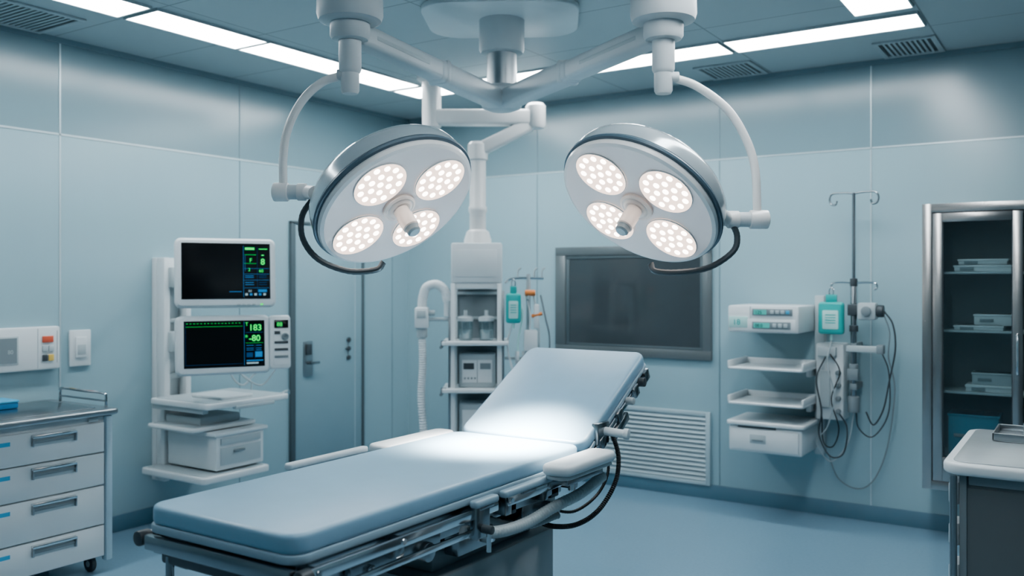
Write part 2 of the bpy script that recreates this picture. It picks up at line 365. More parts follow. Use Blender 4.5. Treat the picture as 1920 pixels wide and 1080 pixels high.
# ------------------------------------------------------------------ surgical lights
Rv = V((0.838, 0.546, 0))
def lamp(hub, out, arc, knz, kn0, kn1, fc, nrm, mj, ku, cable, label, aim, prot=0):
    z0 = 2.458
    t = thing('surgical_light', (hub.x, hub.y, z0), label, 'surgical light')
    p = MB(Matrix.Translation((hub.x, hub.y, 0)))
    p.lathe([(0, z0), (0.044, z0), (0.044, 2.345), (0.040, 2.335), (0.036, 2.33), (0.036, 2.262), (0.030, 2.25), (0, 2.25)], ARMW, seg=32)
    p.done('drop_tube', t)
    def W(o, z, s=0): return V((hub.x, hub.y, z))+out*o+V((0, 0, 0))
    p = MB(); p.tube([W(o, z) for o, z in arc], 0.0165, LAMPW, n=8, seg=14)
    p.cyl(W(arc[0][0]-0.01, arc[0][1]), W(arc[0][0]+0.03, arc[0][1]-0.001), 0.022, ARMW, bev=0.003)
    p.done('curved_arm', t)
    p = MB(); a = W(kn0, knz); b = W(kn1, knz); m1 = a.lerp(b, 0.45); m2 = a.lerp(b, 0.72)
    p.cyl(a, m1, 0.037, LAMPW, bev=0.005, seg=28); p.cyl(m1, m2, 0.029, ARMW, seg=28); p.cyl(m2, b, 0.034, LAMPW, bev=0.004, seg=28)
    e = a+(a-m1).normalized()*0.004; p.cyl(a, e, 0.024, LGREY)
    Z = -nrm.normalized(); X = mj.normalized(); Y = Z.cross(X); M = frame(fc, X, Y, Z) @ Matrix.Scale(0.93, 4)
    hp = V(fc)+Z*0.065+ku.normalized()*0.30
    p.cyl(b, hp, 0.027, LAMPW, seg=20)
    p.done('pivot_joint', t)
    p = MB(M)
    p.lathe([(0.338, 0.0), (0.352, 0.006), (0.357, 0.020), (0.353, 0.030)], LAMPW, seg=72)
    p.lathe([(0.353, 0.030), (0.366, 0.032), (0.369, 0.041), (0.364, 0.050), (0.350, 0.052)], DRING, seg=72)
    p.lathe([(0.350, 0.052), (0.360, 0.056), (0.360, 0.090), (0.352, 0.120), (0.332, 0.148), (0.29, 0.170), (0.18, 0.188), (0, 0.195)], HOUS, seg=72)
    p.done('lamp_housing', t)
    p = MB(M)
    p.lathe([(0, 0.006), (0.20, 0.004), (0.31, 0.0), (0.338, 0.0)], FACE, seg=72)
    p.done('lamp_face', t)
    for k in range(4):
        a = math.radians(90*k+prot); px, py = 0.208*math.cos(a), 0.208*math.sin(a)
        MP = M @ Matrix.Translation((px, py, 0)) @ Matrix.Scale(1.07, 4)
        q = MB(MP); q.lathe([(0.108, 0.002), (0.108, -0.004), (0.102, -0.004), (0.101, -0.001), (0.0, -0.001)], PODG, seg=40)
        q.lathe([(0.1085, 0.002), (0.1105, -0.003), (0.108, -0.0045)], LGREY, seg=40)
        pod = q.done('led_pod', t)
        q = MB(MP)
        pts = []
        for r, c in ((0.0, 1), (0.042, 6), (0.082, 12)):
            for i in range(c):
                b2 = 2*math.pi*(i+0.5*(c == 12))/c; pts.append((r*math.cos(b2), r*math.sin(b2)))
        for (x, y) in pts:
            q.sph((x, y, -0.002), 0.0135, LED, (1, 1, 0.5), 10)
        q.done('led_cluster', pod)
    p = MB(M)
    p.lathe([(0.072, 0.005), (0.074, -0.008), (0.064, -0.014), (0.056, -0.012), (0.045, -0.02), (0.0, -0.02)], HANDM, seg=36)
    p.lathe([(0.034, -0.02), (0.033, -0.05), (0.036, -0.055), (0.035, -0.115), (0.031, -0.12)], HANDM, seg=30)
    p.lathe([(0.031, -0.12), (0.029, -0.124), (0.029, -0.142), (0.022, -0.150), (0, -0.150)], MGREY, seg=30)
    p.done('handle', t)
    p = MB(); p.tube([V(c) for c in cable], 0.0125, DGREY, n=10, seg=10, rib=0.93)
    p.done('cable', t)
    l = bpy.data.lights.new('lamp_beam', 'SPOT'); l.energy = 620; l.color = (1.0, 0.91, 0.84); l.spot_size = math.radians(42); l.spot_blend = 1.0; l.shadow_soft_size = 0.12
    o = bpy.data.objects.new('lamp_beam', l); COL.objects.link(o)
    pos = V(fc)+nrm.normalized()*0.19
    o.location = pos-V(t.location); o.parent = t
    o.rotation_euler = (V(aim)-pos).to_track_quat('-Z', 'Y').to_euler()
    return t
AIM = (2.99, -3.05, 0.88)
lamp(HL, -Rv, [(0.02, 2.325), (0.11, 2.295), (0.19, 2.22), (0.245, 2.11), (0.262, 2.0), (0.262, 1.895)], 1.865, 0.30, 0.17,
     (2.658, -3.253, 1.805), V((0.659, -0.096, -0.74)), V((0.696, 0.453, 0.56)), V((-0.58, -0.81, 0.0)),
     [(2.38, -3.44, 1.84), (2.35, -3.47, 1.77), (2.355, -3.47, 1.68), (2.41, -3.44, 1.60), (2.50, -3.37, 1.555), (2.60, -3.32, 1.56), (2.62, -3.30, 1.59)],
     'round white surgical lamp with four glowing pods, tilted over table foot', AIM)
lamp(HR, Rv, [(0.03, 2.315), (0.13, 2.28), (0.25, 2.19), (0.325, 2.07), (0.36, 1.95), (0.368, 1.79)], 1.757, 0.41, 0.25,
     (3.440, -2.742, 1.808), V((-0.179, -0.642, -0.74)), V((-0.696, -0.453, 0.56)), V((0.95, -0.03, -0.22)),
     [(3.755, -2.55, 1.75), (3.775, -2.54, 1.69), (3.76, -2.55, 1.63), (3.68, -2.59, 1.57), (3.58, -2.65, 1.55), (3.50, -2.70, 1.555), (3.48, -2.70, 1.585)],
     'round white surgical lamp with four glowing pods, tilted over backrest', AIM, prot=14)

# ------------------------------------------------------------------ operating table
tb = thing('operating_table', (2.98, -3.45, 0), 'operating table with pale blue padded top and raised backrest', 'operating table')
FY = -4.385
def midY(a, b): return Matrix.Translation((2.98, (a+b)/2, 0))
p = MB(); p.slab(0.605, -2.90-FY, 0.827, 0.882, VINYL, rad=0.055, bev=0.014, M=midY(FY, -2.90), bseg=4, seg=8)
p.slab(0.612, -2.90-FY+0.006, 0.805, 0.829, BAND, rad=0.055, bev=0.005, M=midY(FY, -2.90), bseg=2, seg=8)
p.done('mattress', tb)
e = V((0, 0.875, 0.484)); nb = V((0, -0.484, 0.875))
MBk = frame((2.985, -2.895, 0.872), (1, 0, 0), e, nb)
p = MB(MBk); p.slab(0.60, 0.66, -0.040, 0.012, VINYL, rad=0.05, bev=0.014, c=(0, 0.335), bseg=4, seg=8)
p.slab(0.605, 0.665, -0.055, -0.038, BAND, rad=0.05, bev=0.004, c=(0, 0.335), bseg=2, seg=8)
p.done('backrest_mattress', tb)
p = MB(MBk)
p.slab(0.55, 0.62, -0.082, -0.055, STEELD, rad=0.03, bev=0.004, c=(0, 0.33))
for sx in (-1, 1):
    p.box((sx*0.300-0.008, 0.02, -0.085), (sx*0.300+0.008, 0.63, -0.06), CHROME, 0.004)
    for yy in (0.12, 0.30, 0.48, 0.6): p.box((sx*0.304-0.014, yy-0.022, -0.095), (sx*0.304+0.014, yy+0.022, -0.045), STEELD, 0.005)
    p.cyl((sx*0.30, 0.40, -0.065), (sx*0.335, 0.40, -0.065), 0.016, LGREY, bev=0.003)
    p.cyl((sx*0.30, 0.54, -0.065), (sx*0.33, 0.54, -0.065), 0.02, DGREY, bev=0.003)
    p.box((sx*0.31-0.01, 0.20, -0.13), (sx*0.31+0.01, 0.36, -0.09), STEELD, 0.006)
p.box((-0.22, 0.1, -0.12), (-0.16, 0.5, -0.082), STEELD, 0.006).box((0.16, 0.1, -0.12), (0.22, 0.5, -0.082), STEELD, 0.006)
p.done('backrest_frame', tb)
p = MB()
p.box((2.705, FY+0.03, 0.775), (3.255, -2.93, 0.805), STEELD, 0.005)
p.box((2.74, FY+0.05, 0.70), (2.80, -2.95, 0.775), STEELD, 0.006).box((3.16, FY+0.05, 0.70), (3.22, -2.95, 0.775), STEELD, 0.006)
p.box((2.72, FY+0.02, 0.715), (3.24, FY+0.07, 0.775), DGREY, 0.01)
p.box((2.685, FY-0.01, 0.755), (3.275, FY+0.015, 0.798), STEELD, 0.006)
p.box((2.78, -4.2, 0.67), (3.18, -3.9, 0.70), DGREY, 0.008)
for yy in (-4.05, -3.75, -3.3, -3.0): p.box((2.74, yy-0.03, 0.69), (3.22, yy+0.03, 0.735), DGREY, 0.006)
p.cyl((2.68, -2.91, 0.80), (3.30, -2.91, 0.80), 0.022, STEELD, bev=0.004)
p.cyl((2.72, FY+0.03, 0.66), (3.24, FY+0.03, 0.66), 0.016, STEELD)
for xx in (2.75, 3.2): p.cyl((xx, FY+0.03, 0.66), (xx, FY+0.03, 0.74), 0.012, STEELD)
p.box((3.14, -3.2, 0.60), (3.20, -2.96, 0.70), STEELD, 0.008).cyl((3.10, -3.05, 0.66), (3.26, -3.05, 0.66), 0.025, STEELD, bev=0.004)
p.box((3.16, -3.62, 0.62), (3.22, -3.40, 0.70), STEELD, 0.008).cyl((3.10, -3.5, 0.665), (3.265, -3.5, 0.665), 0.02, CHROME, bev=0.004)
p.box((3.225, -4.15, 0.69), (3.25, -3.75, 0.755), STEELD, 0.006).cyl((3.22, -3.83, 0.70), (3.27, -3.83, 0.70), 0.03, STEELD, bev=0.004).cyl((3.22, -4.08, 0.71), (3.265, -4.08, 0.71), 0.018, CHROME, bev=0.003)
p.done('frame', tb)
for sx in (-1, 1):
    p = MB(); X = 2.98+sx*0.325
    p.box((X-0.006, FY+0.02, 0.765), (X+0.006, -3.52, 0.797), CHROME, 0.003)
    p.box((X-0.006, -3.46, 0.765), (X+0.006, -2.95, 0.797), CHROME, 0.003)
    p.box((X-0.005, -4.28, 0.715), (X+0.005, -3.60, 0.735), CHROME, 0.003)
    for yy in (-4.33, -4.0, -3.60, -3.44, -3.2, -2.98):
        p.box((X-sx*0.052-0.012, yy-0.018, 0.73), (X-sx*0.006, yy+0.018, 0.79), STEELD, 0.004)
        p.cyl((X-sx*0.02, yy, 0.781), (X+sx*0.010, yy, 0.781), 0.009, CHROME)
    p.box((X-0.012, -3.66, 0.70), (X+0.014, -3.58, 0.81), STEELD, 0.006)
    p.cyl((X, -3.62, 0.73), (X+sx*0.05, -3.62, 0.73), 0.014, DGREY, bev=0.003)
    p.cyl((X+sx*0.035, -3.62, 0.73), (X+sx*0.035, -3.62, 0.66), 0.008, CHROME)
    p.cyl((X, FY+0.03, 0.781), (X, FY-0.01, 0.781), 0.022, DGREY, bev=0.005)
    p.done('side_rail', tb)
p = MB(); p.slab(0.120, 0.40, 0.832, 0.870, PADW, rad=0.045, bev=0.014, M=Matrix.Translation((3.362, -3.06, 0))); p.slab(0.10, 0.38, 0.818, 0.833, LGREY, rad=0.04, bev=0.004, M=Matrix.Translation((3.362, -3.06, 0))); p.box((3.31, -3.2, 0.79), (3.39, -2.93, 0.819), STEELD, 0.005)
p.box((3.30, -3.1, 0.775), (3.345, -3.02, 0.80), DGREY, 0.004).cyl((3.36, -3.12, 0.76), (3.36, -3.12, 0.80), 0.014, CHROME)
p.done('arm_pad', tb)
p = MB(); p.slab(0.11, 0.46, 0.840, 0.878, PADW, rad=0.04, bev=0.012, M=Matrix.Translation((2.605, -3.10, 0))); p.box((2.59, -3.25, 0.79), (2.67, -2.95, 0.841), STEELD, 0.005)
p.done('arm_pad', tb)
p = MB(); p.slab(0.035, 0.40, 0.870, 0.893, PADW, rad=0.015, bev=0.008, M=Matrix.Translation((2.635, -3.615, 0)))
for yy in (-3.76, -3.48): p.box((2.630, yy-0.015, 0.79), (2.645, yy+0.015, 0.871), STEELD, 0.003)
p.done('side_guard', tb)
for yy, L in ((-3.60, 0.13), (-3.34, 0.32)):
    p = MB(); p.slab(0.035, L, 0.801, 0.824, BAND, rad=0.012, bev=0.008, M=Matrix.Translation((3.310, yy, 0))); p.box((3.30, yy-0.04, 0.79), (3.32, yy+0.04, 0.802), STEELD, 0.002)
    p.done('side_guard', tb)
p = MB(); p.cyl((3.28, -2.74, 0.915), (3.38, -2.72, 0.905), 0.017, PADW, bev=0.004).cyl((3.375, -2.722, 0.906), (3.395, -2.718, 0.905), 0.023, PADW, bev=0.005)
p.box((3.27, -2.80, 0.86), (3.30, -2.70, 0.95), STEELD, 0.006)
p.done('lock_knob', tb)
p = MB()
p.box((2.75, -3.75, 0.09), (3.21, -2.99, 0.575), PEDG, 0.012).box((2.748, -3.752, 0.30), (3.212, -2.988, 0.306), BLACK, 0.0)
p.box((2.80, -3.68, 0.575), (3.16, -3.07, 0.64), MGREY, 0.01).box((2.83, -3.62, 0.64), (3.13, -3.12, 0.70), DGREY, 0.008)
p.box((2.68, -4.05, 0.0), (3.28, -2.7, 0.09), MGREY, 0.02)
p.done('pedestal', tb)
p = MB(); p.tube([(3.27, -3.66, 0.72), (3.30, -3.50, 0.69), (3.31, -3.34, 0.685), (3.33, -3.2, 0.71), (3.36, -3.05, 0.735), (3.37, -2.90, 0.77)], 0.021, LGREY, n=22, seg=12, rib=0.78)
p.tube([(3.20, -3.5, 0.73), (3.27, -3.32, 0.66), (3.30, -3.12, 0.66)], 0.014, MGREY, n=24, seg=10, rib=0.8)
p.done('corrugated_hose', tb)
p = MB(); p.tube([(3.30, -2.68, 0.90), (3.32, -2.66, 0.80), (3.32, -2.69, 0.70), (3.30, -2.79, 0.61), (3.27, -2.91, 0.575), (3.23, -3.02, 0.585), (3.19, -3.1, 0.62)], 0.0105, BLACK, n=30, seg=10, rib=0.8)
p.done('power_cable', tb)
p = MB(); p.tube([(3.27, -2.72, 0.86), (3.30, -2.71, 0.76), (3.29, -2.78, 0.67), (3.25, -2.90, 0.62), (3.2, -3.0, 0.64)], 0.0065, BLACK, n=20, seg=10, rib=0.85)
p.done('power_cable', tb)

# ------------------------------------------------------------------ drawer cart
dc = thing('drawer_cart', (0.35, -3.49, 0), 'white four-drawer medical cart with steel top by wall', 'cart')
p = MB(); p.box((0.05, -3.80, 0.10), (0.618, -3.20, 0.82), WHITE, 0.006); p.done('body', dc)
p = MB(); p.slab(0.64, 0.68, 0.82, 0.85, STEEL, rad=0.03, bev=0.008, M=Matrix.Translation((0.35, -3.49, 0)))
p.slab(0.50, 0.54, 0.85, 0.853, STEELD, rad=0.03, bev=0.001, M=Matrix.Translation((0.33, -3.49, 0))); p.done('worktop', dc)
p = MB(); p.box((0.595, -3.212, 0.06), (0.645, -3.175, 0.815), CARTB, 0.01); p.box((0.625, -3.30, 0.79), (0.632, -3.25, 0.808), LGREY, 0.002); p.done('corner_post', dc)
zz = [0.785, 0.625, 0.455, 0.25, 0.085]
for i in range(4):
    p = MB(); p.box((0.618, -3.785, zz[i+1]+0.004), (0.636, -3.218, zz[i]-0.003), WHITE, 0.004)
    p.box((0.636, -3.775, zz[i]-0.055), (0.6372, -3.70, zz[i]-0.035), BLUEL, 0)
    dr = p.done('drawer', dc)
    zc = zz[i]-0.045; p = MB()
    p.box((0.636, -3.60, zc-0.028), (0.640, -3.375, zc+0.028), LGREY, 0.001)
    p.box((0.640, -3.60, zc+0.012), (0.656, -3.375, zc+0.026), CHROME, 0.003).box((0.640, -3.60, zc-0.014), (0.646, -3.375, zc+0.000), MGREY, 0.001)
    p.box((0.640, -3.60, zc-0.028), (0.654, -3.592, zc+0.02), STEEL, 0.002).box((0.640, -3.383, zc-0.028), (0.654, -3.375, zc+0.02), STEEL, 0.002)
    p.done('handle', dr)
p = MB(); p.tube([(0.18, -3.19, 0.85), (0.18, -3.19, 0.905), (0.20, -3.19, 0.925), (0.40, -3.19, 0.925), (0.58, -3.19, 0.925), (0.605, -3.19, 0.905), (0.605, -3.19, 0.85)], 0.008, CHROME, n=6)
p.tube([(0.18, -3.19, 0.885), (0.605, -3.19, 0.885)], 0.005, CHROME, n=2, smooth=False)
p.done('guard_rail', dc)
for (x, y) in ((0.56, -3.25), (0.56, -3.73), (0.12, -3.25), (0.12, -3.73)):
    p = MB(); p.cyl((x, y-0.013, 0.042), (x, y+0.013, 0.042), 0.042, DGREY, bev=0.006).cyl((x, y-0.015, 0.042), (x, y+0.015, 0.042), 0.016, LGREY)
    p.box((x-0.02, y-0.02, 0.075), (x+0.02, y+0.02, 0.10), MGREY, 0.004).box((x-0.016, y+0.016, 0.03), (x+0.016, y+0.022, 0.09), MGREY, 0.002); p.done('caster', dc)
sb = thing('supply_box', (0.2, -3.54, 0.8535), 'small blue plastic supply box on cart top', 'box')
p = MB(); p.box((0.10, -3.62, 0.8535), (0.26, -3.46, 0.885), BLUE, 0.006); p.done('base', sb)
p = MB(); p.box((0.097, -3.623, 0.885), (0.263, -3.457, 0.897), BLUEL, 0.004); p.done('lid', sb)

# wall panels left
wp = thing('wall_control_panel', (0, -3.36, 1.02), 'white wall control panel with small screen and buttons', 'control panel')
p = MB(); p.box((0, -3.60, 1.02), (0.05, -3.115, 1.26), WHITE, 0.012).box((0.05, -3.135, 1.055), (0.052, -3.132, 1.235), LGREY, 0)
p.box((0.05, -3.245, 1.03), (0.0515, -3.242, 1.25), LGREY, 0); p.done('housing', wp)
p = MB(); p.box((0.048, -3.54, 1.06), (0.053, -3.35, 1.215), LGREY, 0.003).box((0.053, -3.53, 1.07), (0.0545, -3.36, 1.205), MGREY, 0).text('80', 0.03, frame((0.055, -3.41, 1.12), (0, 1, 0), (0, 0, 1), (1, 0, 0)), LGREY); p.done('screen', wp)
for i in range(3):
    for j in range(2):
        if i == 0 and j == 1: continue
        z = 1.19-i*0.052; y = -3.205+j*0.035; wd = 0.032 if i == 0 else 0.0
        p = MB(); p.box((0.05, y-0.015, z-0.018), (0.058, y+0.015+wd, z+0.018), [(RED, RED), (LGREY, LGREY), (DGREY, YEL)][i][j], 0.003)
        p.done('button', wp)
sw = thing('wall_switch', (0, -2.975, 1.02), 'white plastic wall switch beside metal seam', 'switch')
MB().box((0, -3.04, 1.02), (0.018, -2.91, 1.23), WHITE, 0.006).done('plate', sw)
p = MB().box((0.018, -3.01, 1.07), (0.028, -2.94, 1.19), WHITE, 0.004).box((0.028, -3.0, 1.09), (0.03, -2.95, 1.145), LGREY, 0.001); p.done('rocker', sw)

# ------------------------------------------------------------------ monitor rack
rk = thing('equipment_rack', (0.06, -2.40, 0.27), 'pale wall-mounted equipment rack with column and shelves', 'rack')
p = MB(); p.box((0, -2.50, 0.27), (0.05, -2.30, 1.66), WHITE, 0.008).box((0.05, -2.50, 0.27), (0.13, -2.455, 1.66), WHITE, 0.01).box((0.05, -2.34, 0.27), (0.13, -2.30, 1.60), WHITE, 0.01)
for z in (0.5, 0.9, 1.25, 1.55): p.box((0.05, -2.455, z), (0.09, -2.34, z+0.03), LGREY, 0.004)
p.done('column', rk)
def tray(lo, hi, m=WHITE, rim=0.012):
    p = MB(); w_ = hi[0]-lo[0]; h_ = hi[1]-lo[1]; c = Matrix.Translation(((lo[0]+hi[0])/2, (lo[1]+hi[1])/2, 0))
    p.slab(w_, h_, lo[2], hi[2], m, rad=0.03, bev=0.008, M=c)
    p.slab(w_-0.05, h_-0.05, hi[2], hi[2]+0.003, LGREY, rad=0.02, bev=0.001, M=c)
    return p
p = tray((0.12, -2.60, 0.765), (0.67, -1.97, 0.80)); p.box((0.12, -2.58, 0.735), (0.60, -2.54, 0.765), LGREY, 0.004).box((0.64, -2.4, 0.75), (0.675, -2.1, 0.77), LGREY, 0.004)
p.tube([(0.60, -1.985, 0.80), (0.64, -1.96, 0.815), (0.66, -1.97, 0.80)], 0.006, CHROME)
p.slab(0.30, 0.24, 0.803, 0.82, WHITE, rad=0.02, bev=0.004, M=Matrix.Translation((0.45, -2.32, 0)))
p.done('shelf', rk)
p = tray((0.12, -2.62, 0.625), (0.56, -2.14, 0.65)); p.box((0.17, -2.52, 0.65), (0.5, -2.22, 0.70), LGREY, 0.012); p.done('shelf', rk)
p = MB(); p.box((0.16, -2.50, 0.39), (0.62, -2.14, 0.60), WHITE, 0.012).box((0.14, -2.52, 0.595), (0.635, -2.12, 0.618), WHITE, 0.006).box((0.62, -2.47, 0.42), (0.627, -2.17, 0.525), LGREY, 0.004).box((0.62, -2.47, 0.54), (0.627, -2.17, 0.58), LGREY, 0.003).box((0.627, -2.38, 0.49), (0.64, -2.30, 0.505), MGREY, 0.003)
p.done('printer_unit', rk)
p = tray((0.06, -2.62, 0.335), (0.66, -2.12, 0.375)); p.done('shelf', rk)
for zc, zd in ((1.55, 1.53), (1.14, 1.13)):
    p = MB(); p.tube([(0.60, -2.45, zc), (0.4, -2.42, zd), (0.12, -2.40, zd)], 0.025, WHITE, n=6, seg=14).box((0.11, -2.47, zd-0.06), (0.16, -2.33, zd+0.07), LGREY, 0.008)
    p.box((0.57, -2.50, zc-0.06), (0.645, -2.40, zc+0.06), LGREY, 0.01); p.done('monitor_arm', rk)
for pts, r in (([(0.35, -2.2, 0.98), (0.36, -2.15, 0.88), (0.33, -2.05, 0.84), (0.36, -2.0, 0.90), (0.40, -1.98, 0.93)], 0.006), ([(0.35, -2.22, 0.98), (0.38, -2.12, 0.92), (0.36, -2.02, 0.86), (0.34, -2.0, 0.803)], 0.005), ([(0.55, -2.3, 0.98), (0.54, -2.2, 0.90), (0.56, -2.1, 0.86), (0.6, -2.03, 0.95)], 0.005)):
    p = MB(); p.tube(pts, r, LGREY); p.done('cable', rk)

def monitor(cx_, cy_, cz, w_, h_, label):
    R3 = Matrix.Translation((cx_, cy_, cz)) @ Matrix.Rotation(math.radians(58), 4, 'Z')
    t = thing('patient_monitor', (cx_, cy_, cz-h_/2), label, 'monitor')
    M = R3 @ Matrix.Rotation(math.radians(86), 4, 'X')
    p = MB(M); p.slab(w_, h_, -0.035, 0.020, WHITE, rad=0.036, bev=0.016).slab(w_*0.7, h_*0.7, -0.07, -0.03, LGREY, rad=0.03, bev=0.015)
    p.slab(w_-0.020, h_-0.020, 0.0, 0.0275, WHITE, rad=0.030, bev=0.005)
    p.done('housing', t)
    return t, M
m1, M1 = monitor(0.70, -2.495, 1.56, 0.565, 0.405, 'white patient monitor with black screen and green readouts, upper')
sw1, sh1 = 0.495, 0.325
S1 = M1 @ Matrix.Translation((0, 0.010, 0.0275))
p = MB(S1); p.box((-sw1/2, -sh1/2, 0), (sw1/2, sh1/2, 0.0015), SCRN, 0)
scr = p.done('screen', m1)
def P(u, v, z=0.0025): return Matrix.Translation((-sw1/2+u*sw1, sh1/2-v*sh1, z))
p = MB(S1)
def rect(p, u0, v0, u1, v1, m, z=0.002, W_=sw1, H_=sh1):
    p.box((-W_/2+u0*W_, H_/2-v1*H_, z-0.0003), (-W_/2+u1*W_, H_/2-v0*H_, z+0.0003), m, 0)
rect(p, 0.690, 0.04, 0.694, 0.97, SBLUE); rect(p, 0.71, 0.07, 0.82, 0.115, GREEN); rect(p, 0.87, 0.09, 0.97, 0.105, GREEN)
rect(p, 0.71, 0.20, 0.84, 0.205, GREEN); rect(p, 0.71, 0.21, 0.713, 0.50, SBLUE); rect(p, 0.85, 0.06, 0.853, 0.95, SBLUED)
rect(p, 0.70, 0.36, 0.84, 0.364, GREEN); rect(p, 0.90, 0.20, 0.93, 0.22, GREEN)
for v in (0.45, 0.55, 0.66, 0.80): rect(p, 0.70, v, 0.99, v+0.005, SBLUE)
for v in (0.58, 0.61, 0.70, 0.74): 
    rect(p, 0.71, v, 0.81, v+0.010, SBLUE); rect(p, 0.87, v, 0.96, v+0.010, SBLUED)
for k in range(5): rect(p, 0.71+k*0.052, 0.90, 0.74+k*0.052, 0.94, SBLUE if k % 2 else SWHITE)
rect(p, 0.86, 0.83, 0.96, 0.88, SBLUE); rect(p, 0.53, 0.865, 0.67, 0.875, SBLUE)
p.text('F', 0.035, P(0.76, 0.34), GREEN); p.text('8', 0.05, P(0.89, 0.38), GREEN, bold=0.001)
p.text('2', 0.026, P(0.745, 0.50), GREEN); p.text('60', 0.026, P(0.87, 0.52), GREEN)
p.text('80', 0.020, P(0.745, 0.88), SWHITE)
p.done('screen_readout', scr)
p = MB(M1); p.box((0.19, -0.190, 0.026), (0.205, -0.180, 0.029), GREEN, 0); p.done('power_lamp', m1)
for k in range(4):
    p = MB(M1); p.box((0.06+k*0.028, -0.190, 0.026), (0.078+k*0.028, -0.181, 0.030), LGREY, 0.001); p.done('button', m1)

m2, M2 = monitor(0.69, -2.505, 1.14, 0.53, 0.345, 'white patient monitor with green vital numbers and side keypad, lower')
sw2, sh2 = 0.45, 0.27
S2 = M2 @ Matrix.Translation((0.005, 0.006, 0.0275))
p = MB(S2); p.box((-sw2/2, -sh2/2, 0), (sw2/2, sh2/2, 0.0015), SCRN, 0)
scr2 = p.done('screen', m2)
p = MB(S2)
def r2(*a): rect(p, *a, W_=sw2, H_=sh2)
for k in range(16): r2(0.03+k*0.043, 0.05, 0.05+k*0.043, 0.058, GREEN)
r2(0.02, 0.12, 0.72, 0.124, GREEN); r2(0.74, 0.03, 0.744, 0.97, SBLUE); r2(0.02, 0.93, 0.72, 0.936, SBLUED)
r2(0.02, 0.03, 0.023, 0.95, SBLUED); r2(0.875, 0.50, 0.878, 0.97, SBLUED)
def P2(u, v, z=0.0025): return Matrix.Translation((-sw2/2+u*sw2, sh2/2-v*sh2, z))
p.text('183', 0.050, P2(0.80, 0.22), GREEN, bold=0.001); p.text('-80', 0.050, P2(0.80, 0.45), GREEN, bold=0.001)
p.text('T', 0.03, P2(0.755, 0.12), GREEN); p.text('*', 0.04, P2(0.75, 0.42), GREEN)
r2(0.76, 0.26, 0.98, 0.264, SBLUE); r2(0.76, 0.49, 0.98, 0.494, GREEN)
for v in (0.54, 0.60, 0.64): r2(0.77, v, 0.86, v+0.010, SBLUE); r2(0.89, v, 0.96, v+0.010, SBLUE)
r2(0.77, 0.70, 0.85, 0.80, SBLUED); r2(0.88, 0.68, 0.97, 0.80, SBLUE); r2(0.77, 0.86, 0.98, 0.885, SBLUE); r2(0.77, 0.91, 0.92, 0.945, SWHITE)
p.done('screen_readout', scr2)
p = MB(M2); p.slab(0.125, 0.32, -0.03, 0.024, WHITE, rad=0.022, bev=0.010, c=(0.322, 0.008))
p.slab(0.095, 0.28, 0.020, 0.0255, WHITE, rad=0.012, bev=0.001, c=(0.328, 0.010))
p.done('keypad', m2)
p = MB(M2); p.box((0.288, 0.092, 0.025), (0.370, 0.14, 0.028), SCRN, 0.001).text('88', 0.034, Matrix.Translation((0.302, 0.103, 0.0285)), GREEN); p.done('small_display', m2)
p = MB(M2); p.box((0.288, 0.055, 0.025), (0.322, 0.075, 0.029), DGREY, 0.001); p.done('button', m2)
p = MB(M2); p.lathe([(0.022, 0.0), (0.022, 0.012), (0.018, 0.016), (0.012, 0.016), (0.010, 0.010), (0, 0.010)], MGREY, M=Matrix.Translation((0.350, 0.042, 0.0245)), seg=24); p.done('knob', m2)
for k in range(3):
    p = MB(M2); p.box((0.288, 0.0-k*0.042, 0.025), (0.368, 0.014-k*0.042, 0.029), [DGREY, DGREY, MGREY][k], 0.001); p.done('button', m2)

# ------------------------------------------------------------------ ceiling pendant
MPn = Matrix.Translation((1.47, -1.04, 0)) @ Matrix.Rotation(math.radians(33.1), 4, 'Z')
pn = thing('ceiling_pendant', (1.47, -1.04, H), 'white ceiling-hung supply pendant with column and shelf tower', 'medical pendant')
p = MB(MPn)
p.lathe([(0, 2.90), (0.10, 2.90), (0.10, 2.87), (0.065, 2.85), (0.065, 2.55), (0.05, 2.535), (0, 2.535)], LAMPW, M=Matrix.Translation((-0.31, 0, 0)), seg=28)
p.box((-0.31, -0.055, 2.56), (0.40, 0.055, 2.665), LAMPW, 0.02, seg=3)
p.lathe([(0, 2.715), (0.05, 2.71), (0.068, 2.69), (0.068, 2.56), (0.055, 2.54), (0, 2.54)], LAMPW, M=Matrix.Translation((0.39, 0, 0)), seg=28)
p.done('upper_arm', pn)
p = MB(MPn); x = V((-0.34, 0, -0.17)); L = x.length
MA = frame((0.36, 0, 2.57), x, (0, 1, 0), x.normalized().cross(V((0, 1, 0))))
p.xf = MPn @ MA; p.box((0, -0.05, -0.045), (L+0.02, 0.05, 0.045), LAMPW, 0.02, seg=3); p.done('lower_arm', pn)
p = MB(MPn)
p.lathe([(0, 2.45), (0.05, 2.45), (0.068, 2.43), (0.068, 2.33), (0.055, 2.32), (0.055, 2.02), (0.062, 2.01), (0.062, 1.98), (0.055, 1.97), (0.055, 1.86), (0.075, 1.845), (0.092, 1.79), (0.092, 1.765), (0, 1.765)], LAMPW, seg=32); p.done('column', pn)
p = MB(MPn); p.box((-0.17, -0.15, 1.50), (0.165, 0.15, 1.765), WHITE, 0.012).box((-0.14, -0.154, 1.54), (0.13, -0.15, 1.72), WHITE, 0.002); p.done('head_box', pn)
p = MB(MPn)
for xx in (-0.16, 0.145):
    for yy in (-0.14, 0.12): p.box((xx-0.012, yy-0.012, 0.40), (xx+0.018, yy+0.018, 1.50), WHITE, 0.004)
p.box((-0.17, 0.12, 0.40), (0.16, 0.135, 1.50), MGREY, 0.003).box((-0.16, -0.14, 1.46), (0.16, -0.12, 1.50), WHITE, 0.004)
